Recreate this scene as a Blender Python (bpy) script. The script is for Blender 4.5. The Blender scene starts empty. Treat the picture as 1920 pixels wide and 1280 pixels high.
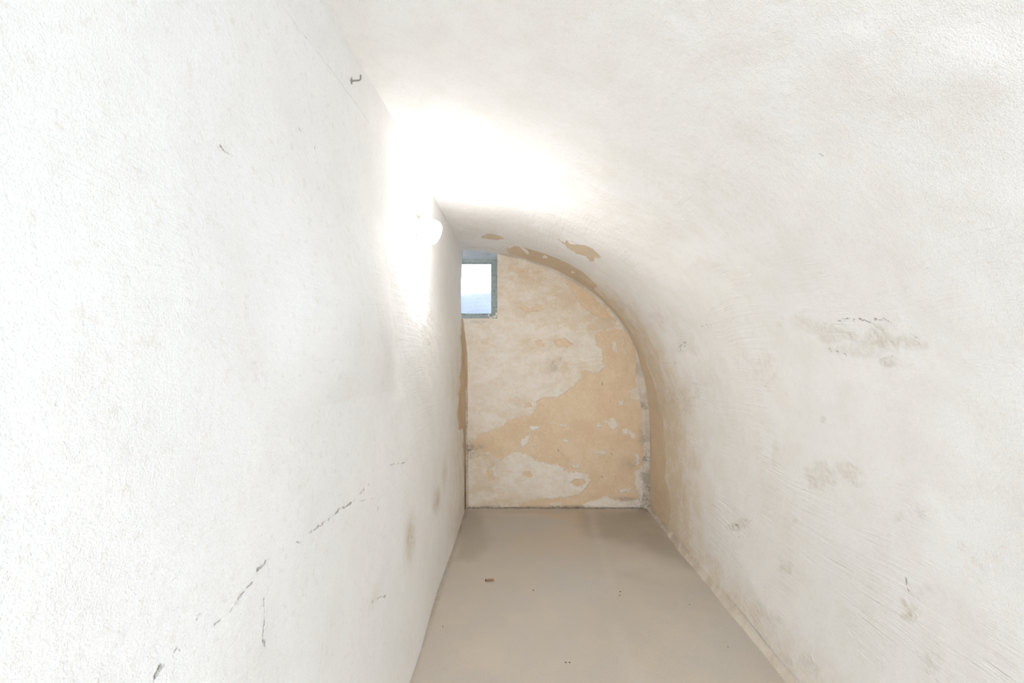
import bpy, math, random
import numpy as np
random.seed(4)
rng = np.random.default_rng(7)
S = bpy.context.scene
C = S.collection

# ---------------------------------------------------------------- camera
H = 1.3                    # camera height
F = 1920 * 16 / 36.0       # focal length in photo pixels
VX, VY = 975.0, 660.0      # vanishing point of the cellar axis
YB = 3.8                   # depth of the end wall
cam = bpy.data.cameras.new('camera'); camo = bpy.data.objects.new('camera', cam); C.objects.link(camo)
cam.lens = 16; cam.sensor_width = 36; cam.clip_start = 0.02
camo.location = (0, 0, H); camo.rotation_euler = (math.pi/2, 0, 0)
cam.shift_x = -15/1920; cam.shift_y = 20/1920
S.camera = camo

# ---------------------------------------------------------------- world, lights, exposure
SKY_COL = (0.90, 0.95, 1.0); SKY_STR = 5.0
DOOR_W = 5.0; DOOR_COL = (0.34, 0.62, 1.0)
LAMP_STR = 92.0; LAMP_COL = (0.985, 0.99, 1.0)
BULB_W = 9.0
EXPOSURE = 0.52
w = bpy.data.worlds.new('sky'); S.world = w; w.use_nodes = True
bg = w.node_tree.nodes['Background']
bg.inputs[0].default_value = (*SKY_COL, 1); bg.inputs[1].default_value = SKY_STR

def area(name, loc, rot, sx, sy, power, col):
    l = bpy.data.lights.new(name, 'AREA'); l.shape = 'RECTANGLE'; l.size = sx; l.size_y = sy
    l.energy = power; l.color = col
    o = bpy.data.objects.new(name, l); C.objects.link(o); o.location = loc; o.rotation_euler = rot
    return o
# daylight coming in through the doorway behind the camera
area('doorway_daylight', (0.38, -1.15, 1.58), (math.pi/2, 0, 0), 0.7, 0.85, DOOR_W, DOOR_COL)
S.cycles.max_bounces = 12; S.cycles.diffuse_bounces = 8; S.cycles.adaptive_threshold = 0.06; S.cycles.use_light_tree = False      # a white room: light keeps bouncing
S.view_settings.view_transform = 'Standard'; S.view_settings.look = 'None'
S.view_settings.gamma = 1; S.view_settings.use_curve_mapping = False
S.view_settings.exposure = EXPOSURE

# ---------------------------------------------------------------- small maths
def lin(r, g, b):
    f = lambda c: (c/255)/12.92 if c/255 <= 0.04045 else ((c/255+0.055)/1.055)**2.4
    return (f(r), f(g), f(b), 1)
def sstep(x, a, b):
    t = np.clip((x-a)/(b-a), 0, 1); return t*t*(3-2*t)
_lat = {}
def vnoise(x, y, seed=0):
    if seed not in _lat: _lat[seed] = np.random.default_rng(seed+100).random((256, 256))*2-1
    L = _lat[seed]
    xi = np.floor(x).astype(int); yi = np.floor(y).astype(int)
    fx = x-xi; fy = y-yi; fx = fx*fx*(3-2*fx); fy = fy*fy*(3-2*fy)
    a = L[xi % 256, yi % 256]; b = L[(xi+1) % 256, yi % 256]; c = L[xi % 256, (yi+1) % 256]; d = L[(xi+1) % 256, (yi+1) % 256]
    return (a*(1-fx)+b*fx)*(1-fy)+(c*(1-fx)+d*fx)*fy
def fbm(x, y, seed=0, octs=4):
    v = 0; a = 1; t = 0
    for k in range(octs):
        v = v + a*vnoise(x*2**k+13.7*k, y*2**k+5.1*k, seed+k); t += a; a *= 0.5
    return v/t
def poly_sdf(X, Y, pts):
    """signed distance, positive inside"""
    pts = np.asarray(pts, float); n = len(pts)
    d = np.full(X.shape, 1e9); ins = np.zeros(X.shape, bool)
    for i in range(n):
        ax, ay = pts[i]; bx, by = pts[(i+1) % n]
        ex, ey = bx-ax, by-ay; L2 = ex*ex+ey*ey+1e-12
        t = np.clip(((X-ax)*ex+(Y-ay)*ey)/L2, 0, 1)
        d = np.minimum(d, (X-ax-t*ex)**2+(Y-ay-t*ey)**2)
        if ay != by:
            c = ((ay > Y) != (by > Y)) & (X < (bx-ax)*(Y-ay)/(by-ay)+ax)
            ins ^= c
    d = np.sqrt(d)
    return np.where(ins, d, -d)
def line_d(X, Y, pts):
    d = np.full(X.shape, 1e9)
    for (ax, ay), (bx, by) in zip(pts[:-1], pts[1:]):
        ex, ey = bx-ax, by-ay; L2 = ex*ex+ey*ey+1e-12
        t = np.clip(((X-ax)*ex+(Y-ay)*ey)/L2, 0, 1)
        d = np.minimum(d, (X-ax-t*ex)**2+(Y-ay-t*ey)**2)
    return np.sqrt(d)
def blob(X, Y, cx, cy, rx, ry, rot=0):
    c, s = math.cos(rot), math.sin(rot)
    dx, dy = X-cx, Y-cy
    q = ((dx*c+dy*s)/rx)**2+((-dx*s+dy*c)/ry)**2
    return np.exp(-q*1.2)

# ---------------------------------------------------------------- cellar cross-section
def smooth_line(pts, n):
    pts = np.asarray(pts, float)
    for _ in range(3):                          # Chaikin, ends kept
        q = [pts[0]]
        for a, b in zip(pts[:-1], pts[1:]): q += [a*0.75+b*0.25, a*0.25+b*0.75]
        q.append(pts[-1]); pts = np.array(q)
    s = np.concatenate([[0], np.cumsum(np.hypot(*np.diff(pts, axis=0).T))])
    t = np.linspace(0, s[-1], n)
    return np.stack([np.interp(t, s, pts[:, 0]), np.interp(t, s, pts[:, 1])], 1), t
# right wall and vault, from the floor on the right up and over to the left wall (x, height above camera)
VP, VS = smooth_line([(1.066, -1.32), (1.078, -1.2), (1.083, -.9), (1.079, -.6), (1.056, -.35), (1.020, -.165), (.967, .04), (.845, .262),
                      (.633, .49), (.339, .675), (.076, .772), (-.183, .826), (-.35, .852), (-.50, .865)], 600)
LP, LS = smooth_line([(-.448, -1.32), (-.450, -.9), (-.456, -.1), (-.468, .08), (-.492, .26), (-.495, .5), (-.488, .72), (-.478, .87)], 400)
def hit(P, Sx, px, py):
    """photo pixel -> (arc length on the cross-section, depth)"""
    dx, dz = px-VX, VY-py
    cr = P[:, 0]*dz-P[:, 1]*dx; dt = P[:, 0]*dx+P[:, 1]*dz
    k = [i for i in range(len(P)-1) if cr[i]*cr[i+1] <= 0 and dt[i] > 0]
    if not k: raise ValueError((px, py))
    i = k[0]; t = cr[i]/(cr[i]-cr[i+1]+1e-15)
    p = P[i]*(1-t)+P[i+1]*t
    return Sx[i]*(1-t)+Sx[i+1]*t, F*np.hypot(*p)/math.hypot(dx, dz)
def vpts(l): return [hit(VP, VS, *p) for p in l]
def lpts(l): return [hit(LP, LS, *p) for p in l]
SB = F/YB
def bpts(l): return [((x-VX)/SB, H+(VY-y)/SB) for x, y in l]
def fpts(l): return [((x-VX)*H/(y-VY), H*F/(y-VY)) for x, y in l]

# ---------------------------------------------------------------- mesh helpers
def tag(o, label=None, cat=None, group=None, kind=None):
    for k, v in (('label', label), ('category', cat), ('group', group), ('kind', kind)):
        if v: o[k] = v
    return o
def sheet(name, P, uv, attrs, mat, drop=None, normals=None, parent=None):
    """a dense grid P[i,j] -> one mesh with UVs and float attributes"""
    ni, nj = P.shape[:2]
    me = bpy.data.meshes.new(name)
    idx = np.arange(ni*nj).reshape(ni, nj)
    q = np.stack([idx[:-1, :-1], idx[1:, :-1], idx[1:, 1:], idx[:-1, 1:]], -1).reshape(-1, 4)
    if drop is not None: q = q[~drop.reshape(-1)]
    me.vertices.add(ni*nj); me.vertices.foreach_set('co', P.reshape(-1).astype(np.float32))
    me.loops.add(q.size); me.loops.foreach_set('vertex_index', q.reshape(-1).astype(np.int32))
    me.polygons.add(len(q)); me.polygons.foreach_set('loop_start', (np.arange(len(q))*4).astype(np.int32))
    me.polygons.foreach_set('use_smooth', np.ones(len(q), bool))
    me.update(calc_edges=True)
    u = me.uv_layers.new(name='UVMap')
    u.data.foreach_set('uv', uv.reshape(-1, 2)[q.reshape(-1)].reshape(-1).astype(np.float32))
    for k, v in attrs.items():
        a = me.attributes.new(k, 'FLOAT', 'POINT'); a.data.foreach_set('value', np.ascontiguousarray(v, dtype=np.float32).reshape(-1))
    if normals is not None: me.normals_split_custom_set_from_vertices(normals.reshape(-1, 3).tolist())
    me.materials.append(mat); me.validate()
    o = bpy.data.objects.new(name, me); C.objects.link(o)
    if parent: o.parent = parent
    return o
def grid_normals(P):
    a = np.gradient(P, axis=0); b = np.gradient(P, axis=1)
    n = np.cross(a, b); return n/np.linalg.norm(n, axis=-1, keepdims=True)
def mesh(name, V, Fc, mat, parent=None, smooth=False, loc=None):
    me = bpy.data.meshes.new(name); me.from_pydata([tuple(v) for v in V], [], Fc); me.update()
    me.materials.append(mat)
    if smooth: me.polygons.foreach_set('use_smooth', [True]*len(me.polygons))
    o = bpy.data.objects.new(name, me); C.objects.link(o)
    if parent: o.parent = parent
    if loc: o.location = loc
    return o
def box(V, Fc, x0, x1, y0, y1, z0, z1):
    b = len(V)
    V += [(x0, y0, z0), (x1, y0, z0), (x1, y1, z0), (x0, y1, z0), (x0, y0, z1), (x1, y0, z1), (x1, y1, z1), (x0, y1, z1)]
    Fc += [tuple(b+i for i in f) for f in ((0, 3, 2, 1), (4, 5, 6, 7), (0, 1, 5, 4), (1, 2, 6, 5), (2, 3, 7, 6), (3, 0, 4, 7))]
def bevel(o, wd=0.002, seg=2):
    m = o.modifiers.new('bevel', 'BEVEL'); m.width = wd; m.segments = seg
def lathe(prof, n=48, ry=1.0):
    """profile (radius, height) turned about local z"""
    V = []; Fc = []
    for r, z in prof:
        for k in range(n):
            a = 2*math.pi*k/n; V.append((r*math.cos(a), r*math.sin(a)*ry, z))
    for i in range(len(prof)-1):
        for k in range(n):
            Fc.append((i*n+k, i*n+(k+1) % n, (i+1)*n+(k+1) % n, (i+1)*n+k))
    Fc.append(tuple(range(n-1, -1, -1))); Fc.append(tuple((len(prof)-1)*n+k for k in range(n)))
    return V, Fc
def tube(path, rad, n=12):
    path = [np.array(p, float) for p in path]; V = []; Fc = []
    for i, p in enumerate(path):
        t = path[min(i+1, len(path)-1)]-path[max(i-1, 0)]; t /= np.linalg.norm(t)
        up = np.array((0, 1, 0)) if abs(t[1]) < .9 else np.array((1, 0, 0))
        a = np.cross(t, up); a /= np.linalg.norm(a); b = np.cross(t, a)
        r = rad[i] if hasattr(rad, '__len__') else rad
        for k in range(n):
            g = 2*math.pi*k/n; V.append(p+r*(a*math.cos(g)+b*math.sin(g)))
    for i in range(len(path)-1):
        for k in range(n): Fc.append((i*n+k, i*n+(k+1) % n, (i+1)*n+(k+1) % n, (i+1)*n+k))
    Fc.append(tuple(range(n-1, -1, -1))); Fc.append(tuple((len(path)-1)*n+k for k in range(n)))
    return V, Fc

# ---------------------------------------------------------------- materials
class NT:
    def __init__(s, name):
        s.m = bpy.data.materials.new(name); s.m.use_nodes = True; s.t = s.m.node_tree
        s.b = s.t.nodes['Principled BSDF']
    def n(s, typ, **kw):
        nd = s.t.nodes.new(typ)
        for k, v in kw.items(): setattr(nd, k, v)
        return nd
    def put(s, sock, v):
        if isinstance(v, bpy.types.NodeSocket): s.t.links.new(v, sock)
        else: sock.default_value = v
    def math(s, op, a, b=0.0, c=0.0, clamp=False):
        nd = s.n('ShaderNodeMath', operation=op, use_clamp=clamp)
        s.put(nd.inputs[0], a); s.put(nd.inputs[1], b); s.put(nd.inputs[2], c); return nd.outputs[0]
    def noise(s, vec, scale, detail=4, rough=.55, out=0, dist=0):
        nd = s.n('ShaderNodeTexNoise'); s.put(nd.inputs['Vector'], vec); nd.inputs['Scale'].default_value = scale
        nd.inputs['Detail'].default_value = detail; nd.inputs['Roughness'].default_value = rough
        nd.inputs['Distortion'].default_value = dist
        return nd.outputs[out]
    def ramp(s, v, a, b, lo=0.0, hi=1.0):
        nd = s.n('ShaderNodeMapRange', interpolation_type='SMOOTHSTEP'); s.put(nd.inputs[0], v)
        nd.inputs[1].default_value = a; nd.inputs[2].default_value = b; nd.inputs[3].default_value = lo; nd.inputs[4].default_value = hi
        return nd.outputs[0]
    def mix(s, f, a, b, blend='MIX'):
        nd = s.n('ShaderNodeMix', data_type='RGBA', blend_type=blend)
        s.put(nd.inputs[0], f); s.put(nd.inputs[6], a); s.put(nd.inputs[7], b); return nd.outputs[2]
    def attr(s, name):
        return s.n('ShaderNodeAttribute', attribute_name=name).outputs['Fac']
    def scaled(s, vec, sc, rot=(0, 0, 0)):
        nd = s.n('ShaderNodeMapping'); s.put(nd.inputs[0], vec); nd.inputs['Scale'].default_value = sc; nd.inputs['Rotation'].default_value = rot
        return nd.outputs[0]

def plaster(name, paintA, paintB, bareA, bareB, stainC, brush=0.0, rough_bump=1.0, peel_amp=.02, peel_w=.0012, mottle=0.0, thick=.0015):
    t = NT(name)
    tc = t.n('ShaderNodeTexCoord'); ob = tc.outputs['Object']; uv = tc.outputs['UV']
    mid = t.noise(ob, 8, 3, .62)
    fine = t.noise(ob, 52, 4, .68)
    grit = t.noise(ob, 380, 1, .6)
    peel = t.attr('peel')
    mf = t.math('SUBTRACT', t.math('ADD', t.math('MULTIPLY', mid, .9), t.math('MULTIPLY', fine, 1.5)), 1.2)
    pv = t.math('ADD', peel, t.math('MULTIPLY', mf, peel_amp))
    pmask = t.ramp(pv, -peel_w, peel_w)
    paint = t.mix(t.ramp(mid, .35, .7), paintA, paintB)
    paint = t.mix(t.ramp(fine, .54, .70, 0, .16+.3*(mottle > 0)), paint, stainC)
    bare = t.mix(t.ramp(t.math('ADD', t.math('MULTIPLY', mid, .5), t.math('MULTIPLY', fine, .5)), .38, .62), bareA, bareB)
    mix2 = t.math('ADD', t.math('MULTIPLY', mid, .55), t.math('MULTIPLY', fine, .45))
    st = t.attr('stain')
    stn = t.math('MULTIPLY', st, t.ramp(mix2, .40, .58, .55, 1.35), clamp=True)
    paint = t.mix(stn, paint, stainC)
    if mottle:
        mt = t.ramp(t.noise(t.scaled(ob, (1, 1, 1.7)), 9, 8, .78, dist=.5), .44, .60)
        paint = t.mix(t.math('MULTIPLY', mt, t.math('MULTIPLY', t.math('ADD', st, .35), mottle), clamp=True), paint, stainC)
    col = t.mix(pmask, paint, bare)
    sp = t.attr('spot')
    spn = t.math('MULTIPLY', sp, t.ramp(fine, .38, .6, .4, 1.1), clamp=True)
    col = t.mix(spn, col, lin(207, 198, 182))
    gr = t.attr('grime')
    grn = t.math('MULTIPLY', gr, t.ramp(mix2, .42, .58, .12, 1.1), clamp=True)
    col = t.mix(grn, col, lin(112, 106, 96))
    ck = t.attr('crack')
    ckn = t.ramp(t.math('MULTIPLY', ck, t.ramp(fine, .36, .6, .4, 1.6)), .15, .8)
    col = t.mix(t.math('MULTIPLY', ckn, .62), col, lin(136, 127, 115))
    col = t.mix(t.ramp(grit, .3, .7, 0, .08), col, lin(150, 135, 115))
    t.put(t.b.inputs['Base Color'], col); t.b.inputs['Roughness'].default_value = .85
    t.b.inputs['Specular IOR Level'].default_value = .25
    # relief
    h = t.math('MULTIPLY', t.math('SUBTRACT', 1.0, pmask), thick)
    h = t.math('ADD', h, t.math('MULTIPLY', fine, .0026*rough_bump))
    h = t.math('ADD', h, t.math('MULTIPLY', grit, .0010*rough_bump))
    h = t.math('ADD', h, t.math('MULTIPLY', mid, .004*rough_bump))
    h = t.math('SUBTRACT', h, t.math('MULTIPLY', ckn, .004))
    fl = t.math('MULTIPLY', t.math('ADD', t.math('ADD', st, sp), gr), fine)
    h = t.math('ADD', h, t.math('MULTIPLY', fl, .0055))
    if brush:
        warp = t.n('ShaderNodeVectorMath', operation='ADD')
        nz = t.n('ShaderNodeVectorMath', operation='SCALE'); t.put(nz.inputs[0], t.noise(uv, 1.3, 2, .5, out=1)); nz.inputs['Scale'].default_value = .12
        t.put(warp.inputs[0], uv); t.put(warp.inputs[1], nz.outputs[0])
        v1 = t.scaled(warp.outputs[0], (170, 5, 1)); v2 = t.scaled(warp.outputs[0], (60, 2.2, 1), (0, 0, .12))
        sx = t.n('ShaderNodeSeparateXYZ'); t.put(sx.inputs[0], uv)
        bm_ = t.math('MULTIPLY', t.ramp(t.noise(uv, 2.3, 3), .42, .62, .10, 1), t.ramp(sx.outputs[0], .9, 2.3, 1, .22))
        br = t.math('ADD', t.math('MULTIPLY', t.noise(v1, 1, 2), .0026*brush), t.math('MULTIPLY', t.noise(v2, 1, 3), .0046*brush))
        h = t.math('ADD', h, t.math('MULTIPLY', br, bm_))
    bp = t.n('ShaderNodeBump'); bp.inputs['Strength'].default_value = 1; bp.inputs['Distance'].default_value = 1
    t.put(bp.inputs['Height'], h); t.put(t.b.inputs['Normal'], bp.outputs[0])
    return t.m

WHITE = lin(240, 238.5, 236); WHITE2 = lin(236, 233.5, 229)
M_left = plaster('limewash_left', lin(240, 239.5, 238), lin(237, 236, 234), lin(196, 172, 142), lin(212, 190, 160), lin(196, 178, 152), brush=.45, rough_bump=.75)
M_vault = plaster('limewash_vault', WHITE, WHITE2, lin(214, 195, 167), lin(221, 204, 179), lin(222, 208, 186), brush=1.3, rough_bump=1.0, peel_amp=.035)
M_back = plaster('distemper_back', lin(239, 232, 222), lin(233, 225, 213), lin(224, 199, 166), lin(232, 211, 183), lin(222, 204, 177), rough_bump=.9, peel_amp=.06, mottle=1.2)

def simple(name, col, rough=.6, metal=0, var=.12, bump=.0004, scale=80, dark=(90, 80, 68)):
    t = NT(name); ob = t.n('ShaderNodeTexCoord').outputs['Object']
    nz = t.noise(ob, scale, 6, .65)
    t.put(t.b.inputs['Base Color'], t.mix(t.ramp(nz, .45, .75, 0, var), lin(*col), lin(*dark)))
    t.b.inputs['Roughness'].default_value = rough; t.b.inputs['Metallic'].default_value = metal
    bp = t.n('ShaderNodeBump'); bp.inputs['Distance'].default_value = 1; t.put(bp.inputs['Height'], t.math('MULTIPLY', nz, bump)); t.put(t.b.inputs['Normal'], bp.outputs[0])
    return t.m

# ---------------------------------------------------------------- vault and right wall
Y0 = -1.2
def cols(xref, px_near, px_far, step):
    """depth samples: fine where the photo shows them large"""
    c = np.array([xref*F/p for p in np.arange(px_near, px_far, -step)])
    c = c[(c > .05) & (c < YB)]
    return np.concatenate([np.linspace(Y0, c[0], 40, endpoint=False), c, [YB-.002, YB+.02]])
yv = cols(1.08, 1150, 238, 1.6)
yv = np.unique(np.concatenate([yv, np.arange(yv[yv > 0.3][0], YB, .0045)]))
yv = yv[np.concatenate([[True], np.diff(yv) > .0012])]
sv = np.linspace(0, VS[-1], 720)
SVg, YVg = np.meshgrid(sv, yv, indexing='ij')
Xp = np.interp(sv, VS, VP[:, 0]); Zp = np.interp(sv, VS, VP[:, 1])
tx, tz = np.gradient(Xp), np.gradient(Zp); tl = np.hypot(tx, tz); nx, nz_ = -tz/tl, tx/tl   # towards the room
s_split = float(np.interp(.15, VP[:400, 1], VS[:400]))

peel = np.full(SVg.shape, -.2); stain = np.zeros(SVg.shape); spot = np.zeros(SVg.shape); grime = np.zeros(SVg.shape); crack = np.zeros(SVg.shape)
def upeel(pts, sub=False):
    global peel
    d = poly_sdf(SVg, YVg, vpts(pts))
    peel = np.minimum(peel, -d) if sub else np.maximum(peel, d)
wob = fbm(SVg*8, YVg*8, 3)*.03
# soft tan damp band beside the end wall
dist_back = YB-YVg
def zs(z): return float(np.interp(z, VP[:, 1][:500], VS[:500]))
bw = np.interp(SVg, [0, zs(-.7), zs(-.2), zs(.1), zs(.45), zs(.65), zs(.78), VS[-1]], [1.1, 1.0, .85, .65, .38, .26, .14, .02])
stain = np.maximum(stain, sstep(bw-dist_back+wob*5, -.35, .45)*.95)
# bare tan plaster in the corner
bw2 = np.interp(SVg, [0, zs(-1.1), zs(-.85), zs(-.5), zs(-.2), zs(.0), zs(.2), zs(.45), zs(.66), zs(.76), VS[-1]], [.5, .55, .46, .38, .25, .16, .12, .11, .12, .07, -.2])
peel = np.maximum(peel, bw2-dist_back+wob)
for pl in ([(1250, 868), (1262, 900), (1264, 935), (1256, 928), (1247, 895)], [(1268, 880), (1280, 930), (1290, 975), (1282, 980), (1270, 930)],
           [(1255, 980), (1270, 985), (1285, 1015), (1275, 1015)], [(1243, 700), (1262, 745), (1264, 790), (1248, 775), (1240, 735)]):
    upeel(pl, True)
# floor damp along the foot of the wall
foot = sstep(.16+wob*2.0-SVg, -.1, .12)
stain = np.maximum(stain, foot*np.interp(YVg, [0, 1.4, 2.2, 3.0, 3.8], [.15, .45, .6, .8, .9]))
upeel([(902, 446), (908, 443), (914, 440), (928, 441), (938, 444), (945, 448), (934, 452), (922, 450), (908, 449)])
upeel([(1047, 447), (1060, 456), (1063, 450), (1078, 457), (1098, 459), (1112, 466), (1128, 483), (1115, 484), (1114, 491), (1106, 490), (1100, 481), (1084, 476), (1066, 464)])
upeel([(950, 466), (962, 461), (985, 465), (1005, 472), (1030, 480), (1060, 492), (1090, 508), (1120, 535), (1110, 545), (1060, 512), (1010, 492), (955, 476)])
# flaking patches and stains on the right wall
for cx, cy, rx, ry, a, ro in ((1640, 628, 95, 26, .75, .08), (1560, 620, 45, 24, .5, 0), (1672, 682, 26, 13, .7, 0), (1705, 640, 40, 18, .6, .3), (1600, 655, 60, 16, .35, 0), (1500, 610, 60, 18, .35, 0),
                          (1535, 895, 45, 30, .45, .3), (1600, 885, 40, 18, .5, .6), (1582, 945, 20, 13, .55, 0), (1460, 855, 35, 30, .22, 0), (1400, 690, 60, 40, .3, .5),
                          (1440, 795, 25, 20, .3, 0), (1545, 787, 10, 9, .5, 0), (1745, 960, 45, 22, .4, .5), (1860, 1040, 75, 38, .6, .6), (1690, 1140, 38, 22, .8, .4), (1740, 1110, 60, 20, .3, 0),
                          (1745, 1240, 26, 28, .45, 1.0), (1475, 1060, 14, 20, .5, 1.2), (1382, 985, 10, 26, .5, 1.2), (1495, 975, 26, 9, .45, .3), (1682, 968, 16, 14, .4, 0),
                          (1430, 1150, 40, 25, .4, .9), (1500, 1240, 40, 30, .4, .9), (1270, 750, 25, 60, .45, 1.4), (1320, 700, 40, 50, .25, .8), (1290, 640, 40, 30, .3, .8), (1250, 600, 40, 25, .3, .7),
                          (1330, 340, 50, 45, .10, 0), (1380, 430, 60, 40, .10, 0)):
    (s0, y0) = hit(VP, VS, cx, cy); (s1, y1) = hit(VP, VS, cx+rx, cy); (s2, y2) = hit(VP, VS, cx, cy-ry)
    (sa, ya) = hit(VP, VS, cx+rx*math.cos(ro), cy+rx*math.sin(ro)); (sb, yb) = hit(VP, VS, cx+ry*math.sin(ro), cy-ry*math.cos(ro))
    # oblique ellipse through the two axis ends
    A = np.array([[sa-s0, sb-s0], [ya-y0, yb-y0]]); Ai = np.linalg.inv(A)
    u = Ai[0, 0]*(SVg-s0)+Ai[0, 1]*(YVg-y0); v = Ai[1, 0]*(SVg-s0)+Ai[1, 1]*(YVg-y0)
    wv = fbm(SVg*12, YVg*9, 31, 5)*2.2+fbm(SVg*50, YVg*40, 37, 3)*.7
    spot = np.maximum(spot, a*sstep(.8-(u*u+v*v)+wv*np.exp(-.25*(u*u+v*v)), -.2, 1.1)*.8)
def vcrack(pts, wpx=1.6, a=1.0):
    global crack
    q = vpts(pts); ym = np.mean([p[1] for p in q]); wd = wpx*ym/F*1.2
    wa_ = ym*.012
    d = line_d(SVg+fbm(SVg*45, YVg*45, 9)*wa_, YVg+fbm(SVg*45, YVg*45, 12)*wa_, q)
    crack = np.maximum(crack, a*.72*(1-sstep(d, wd*.1, wd*1.15))*(.25+.75*sstep(fbm(SVg*30, YVg*22, 77, 3), -.22, .12)))
vcrack([(1697, 1080), (1702, 1095), (1706, 1108)], 2, .9)
vcrack([(1560, 604), (1590, 600), (1640, 602), (1680, 606), (1715, 625), (1726, 650)], 1.6, .8)
vcrack([(1545, 650), (1575, 665), (1600, 672)], 1.5, .7)
vcrack([(1655, 675), (1672, 668), (1690, 680), (1675, 694), (1657, 688), (1655, 675)], 1.5, .7)
vcrack([(1270, 645), (1276, 660), (1285, 640)], 1.5, .8)
vcrack([(1312, 625), (1322, 610), (1340, 608)], 1.5, .6)
vcrack([(1375, 985), (1388, 985), (1386, 1010)], 1.8, .8)
vcrack([(1408, 560), (1470, 548), (1560, 530)], 1.0, .25)
vcrack([(1380, 268), (1372, 285)], 2, .35); vcrack([(1505, 274), (1528, 279), (1545, 292), (1560, 280)], 2.2, .6)
vcrack([(1310, 300), (1335, 292), (1380, 278)], 1.4, .35)
vcrack([(1418, 1155), (1425, 1163)], 2, .8); vcrack([(1428, 1195), (1440, 1205)], 1.6, .6)
vcrack([(1228, 577), (1240, 600), (1252, 615)], 1.6, .7); vcrack([(1262, 660), (1270, 685)], 1.8, .7)
vcrack([(1800, 50), (1830, 40), (1870, 28), (1915, 20)], 3, .25); vcrack([(1770, 110), (1800, 85), (1830, 68)], 3, .25)
vcrack([(1700, 505), (1800, 490), (1915, 470)], 1.6, .35)
vcrack([(920, 448), (915, 447), (904, 447)], 1.5, .8)
# grime in the corners
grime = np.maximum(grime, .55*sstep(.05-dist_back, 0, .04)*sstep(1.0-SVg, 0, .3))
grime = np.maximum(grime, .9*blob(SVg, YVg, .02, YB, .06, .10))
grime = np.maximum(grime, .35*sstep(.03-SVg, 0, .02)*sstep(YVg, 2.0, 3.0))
# gentle unevenness of the hand-laid render, lumps in the upper right
disp = fbm(SVg*2.2, YVg*1.6, 21, 3)*.014+fbm(SVg*9, YVg*6, 24, 3)*.0022
def bump_at(px, py, rx, ry, h, ro=0):
    (s0, y0) = hit(VP, VS, px, py); sc = y0/F
    return h*blob(SVg, YVg, s0, y0, rx*sc, ry*sc, ro)
for a in ((1610, 75, 40, 60, .010), (1640, 85, 30, 50, -.008), (1790, 110, 60, 90, .012), (1850, 60, 40, 70, -.008), (1450, 180, 50, 60, .008), (1480, 200, 30, 50, -.006),
          (1560, 290, 40, 60, -.006), (1880, 150, 60, 60, .008), (1700, 180, 50, 60, .006), (1380, 280, 30, 40, -.004), (1330, 340, 30, 40, .004)):
    disp = disp+bump_at(*a[:4], a[4]*.5)
lump = sstep(1.5-np.abs(SVg-(zs(.55)+.15))*3, 0, 1)*sstep(1.6-YVg, 0, .7)
disp = disp+lump*(fbm(SVg*11, YVg*5, 40, 4)*.007)
disp = disp-sstep(peel, -.004, .006)*.002+sstep(stain*0+crack, .1, 1)*-.002
disp = disp+fbm(SVg*30, YVg*24, 63, 3)*.006*sstep(spot, .05, .5)
disp = disp*sstep(YB+.03-YVg, 0, .12)
P = np.empty(SVg.shape+(3,))
P[..., 0] = Xp[:, None]+nx[:, None]*disp; P[..., 1] = YVg; P[..., 2] = H+Zp[:, None]+nz_[:, None]*disp
N = grid_normals(P)
if (N[200, 50, 0]*nx[200]) < 0: N = -N
uvv = np.stack([SVg, YVg], -1)
k = int(np.searchsorted(sv, s_split))
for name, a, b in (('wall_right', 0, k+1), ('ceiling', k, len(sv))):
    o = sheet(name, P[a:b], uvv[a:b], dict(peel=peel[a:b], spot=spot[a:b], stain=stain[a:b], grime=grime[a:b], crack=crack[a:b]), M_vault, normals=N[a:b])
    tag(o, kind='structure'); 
    if name == 'ceiling': ceiling = o
    else: wall_right = o

# ---------------------------------------------------------------- left wall
yl = cols(.47, 985, 104, 2.0); yl = yl[np.concatenate([[True], np.diff(yl) > .0009])]
sl = np.linspace(0, LS[-1], 620)
SL, YL = np.meshgrid(sl, yl, indexing='ij')
Xl = np.interp(sl, LS, LP[:, 0]); Zl = np.interp(sl, LS, LP[:, 1])
ZL = Zl[:, None]+0*YL
peel = np.full(SL.shape, -.2); stain = np.zeros(SL.shape); grime = np.zeros(SL.shape); crack = np.zeros(SL.shape)
# bare strip in the far corner
g = np.interp(ZL, [-1.3, -1.0, -.85, -.6, -.58, -.45, -.2, 0, .15, .27, .32], [.10, .12, .14, .30, .55, .60, .40, .25, .14, .04, -.12])
wl = fbm(SL*14, YL*5, 8)*.06
peel = np.maximum(peel, g*.75-(YB-YL)+wl)
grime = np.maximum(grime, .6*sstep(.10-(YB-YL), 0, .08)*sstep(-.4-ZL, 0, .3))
for cx, cy, rx, ry, a in ((820, 940, 7, 22, .6), (765, 1010, 9, 38, .7), (835, 885, 6, 30, .25), (700, 1120, 20, 20, .15)):
    s0, y0 = hit(LP, LS, cx, cy); s1, y1 = hit(LP, LS, cx+rx, cy); s2, y2 = hit(LP, LS, cx, cy-ry)
    stain = np.maximum(stain, a*blob(SL, YL, s0, y0, abs(s2-s0), abs(y1-y0)))
stain = np.maximum(stain, .35*sstep(YL, 2.6, 3.7)*sstep(.4-ZL, 0, .6))
stain = np.maximum(stain, .25*sstep(.05-SL, 0, .05)*sstep(YL, 1.2, 3))
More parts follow.
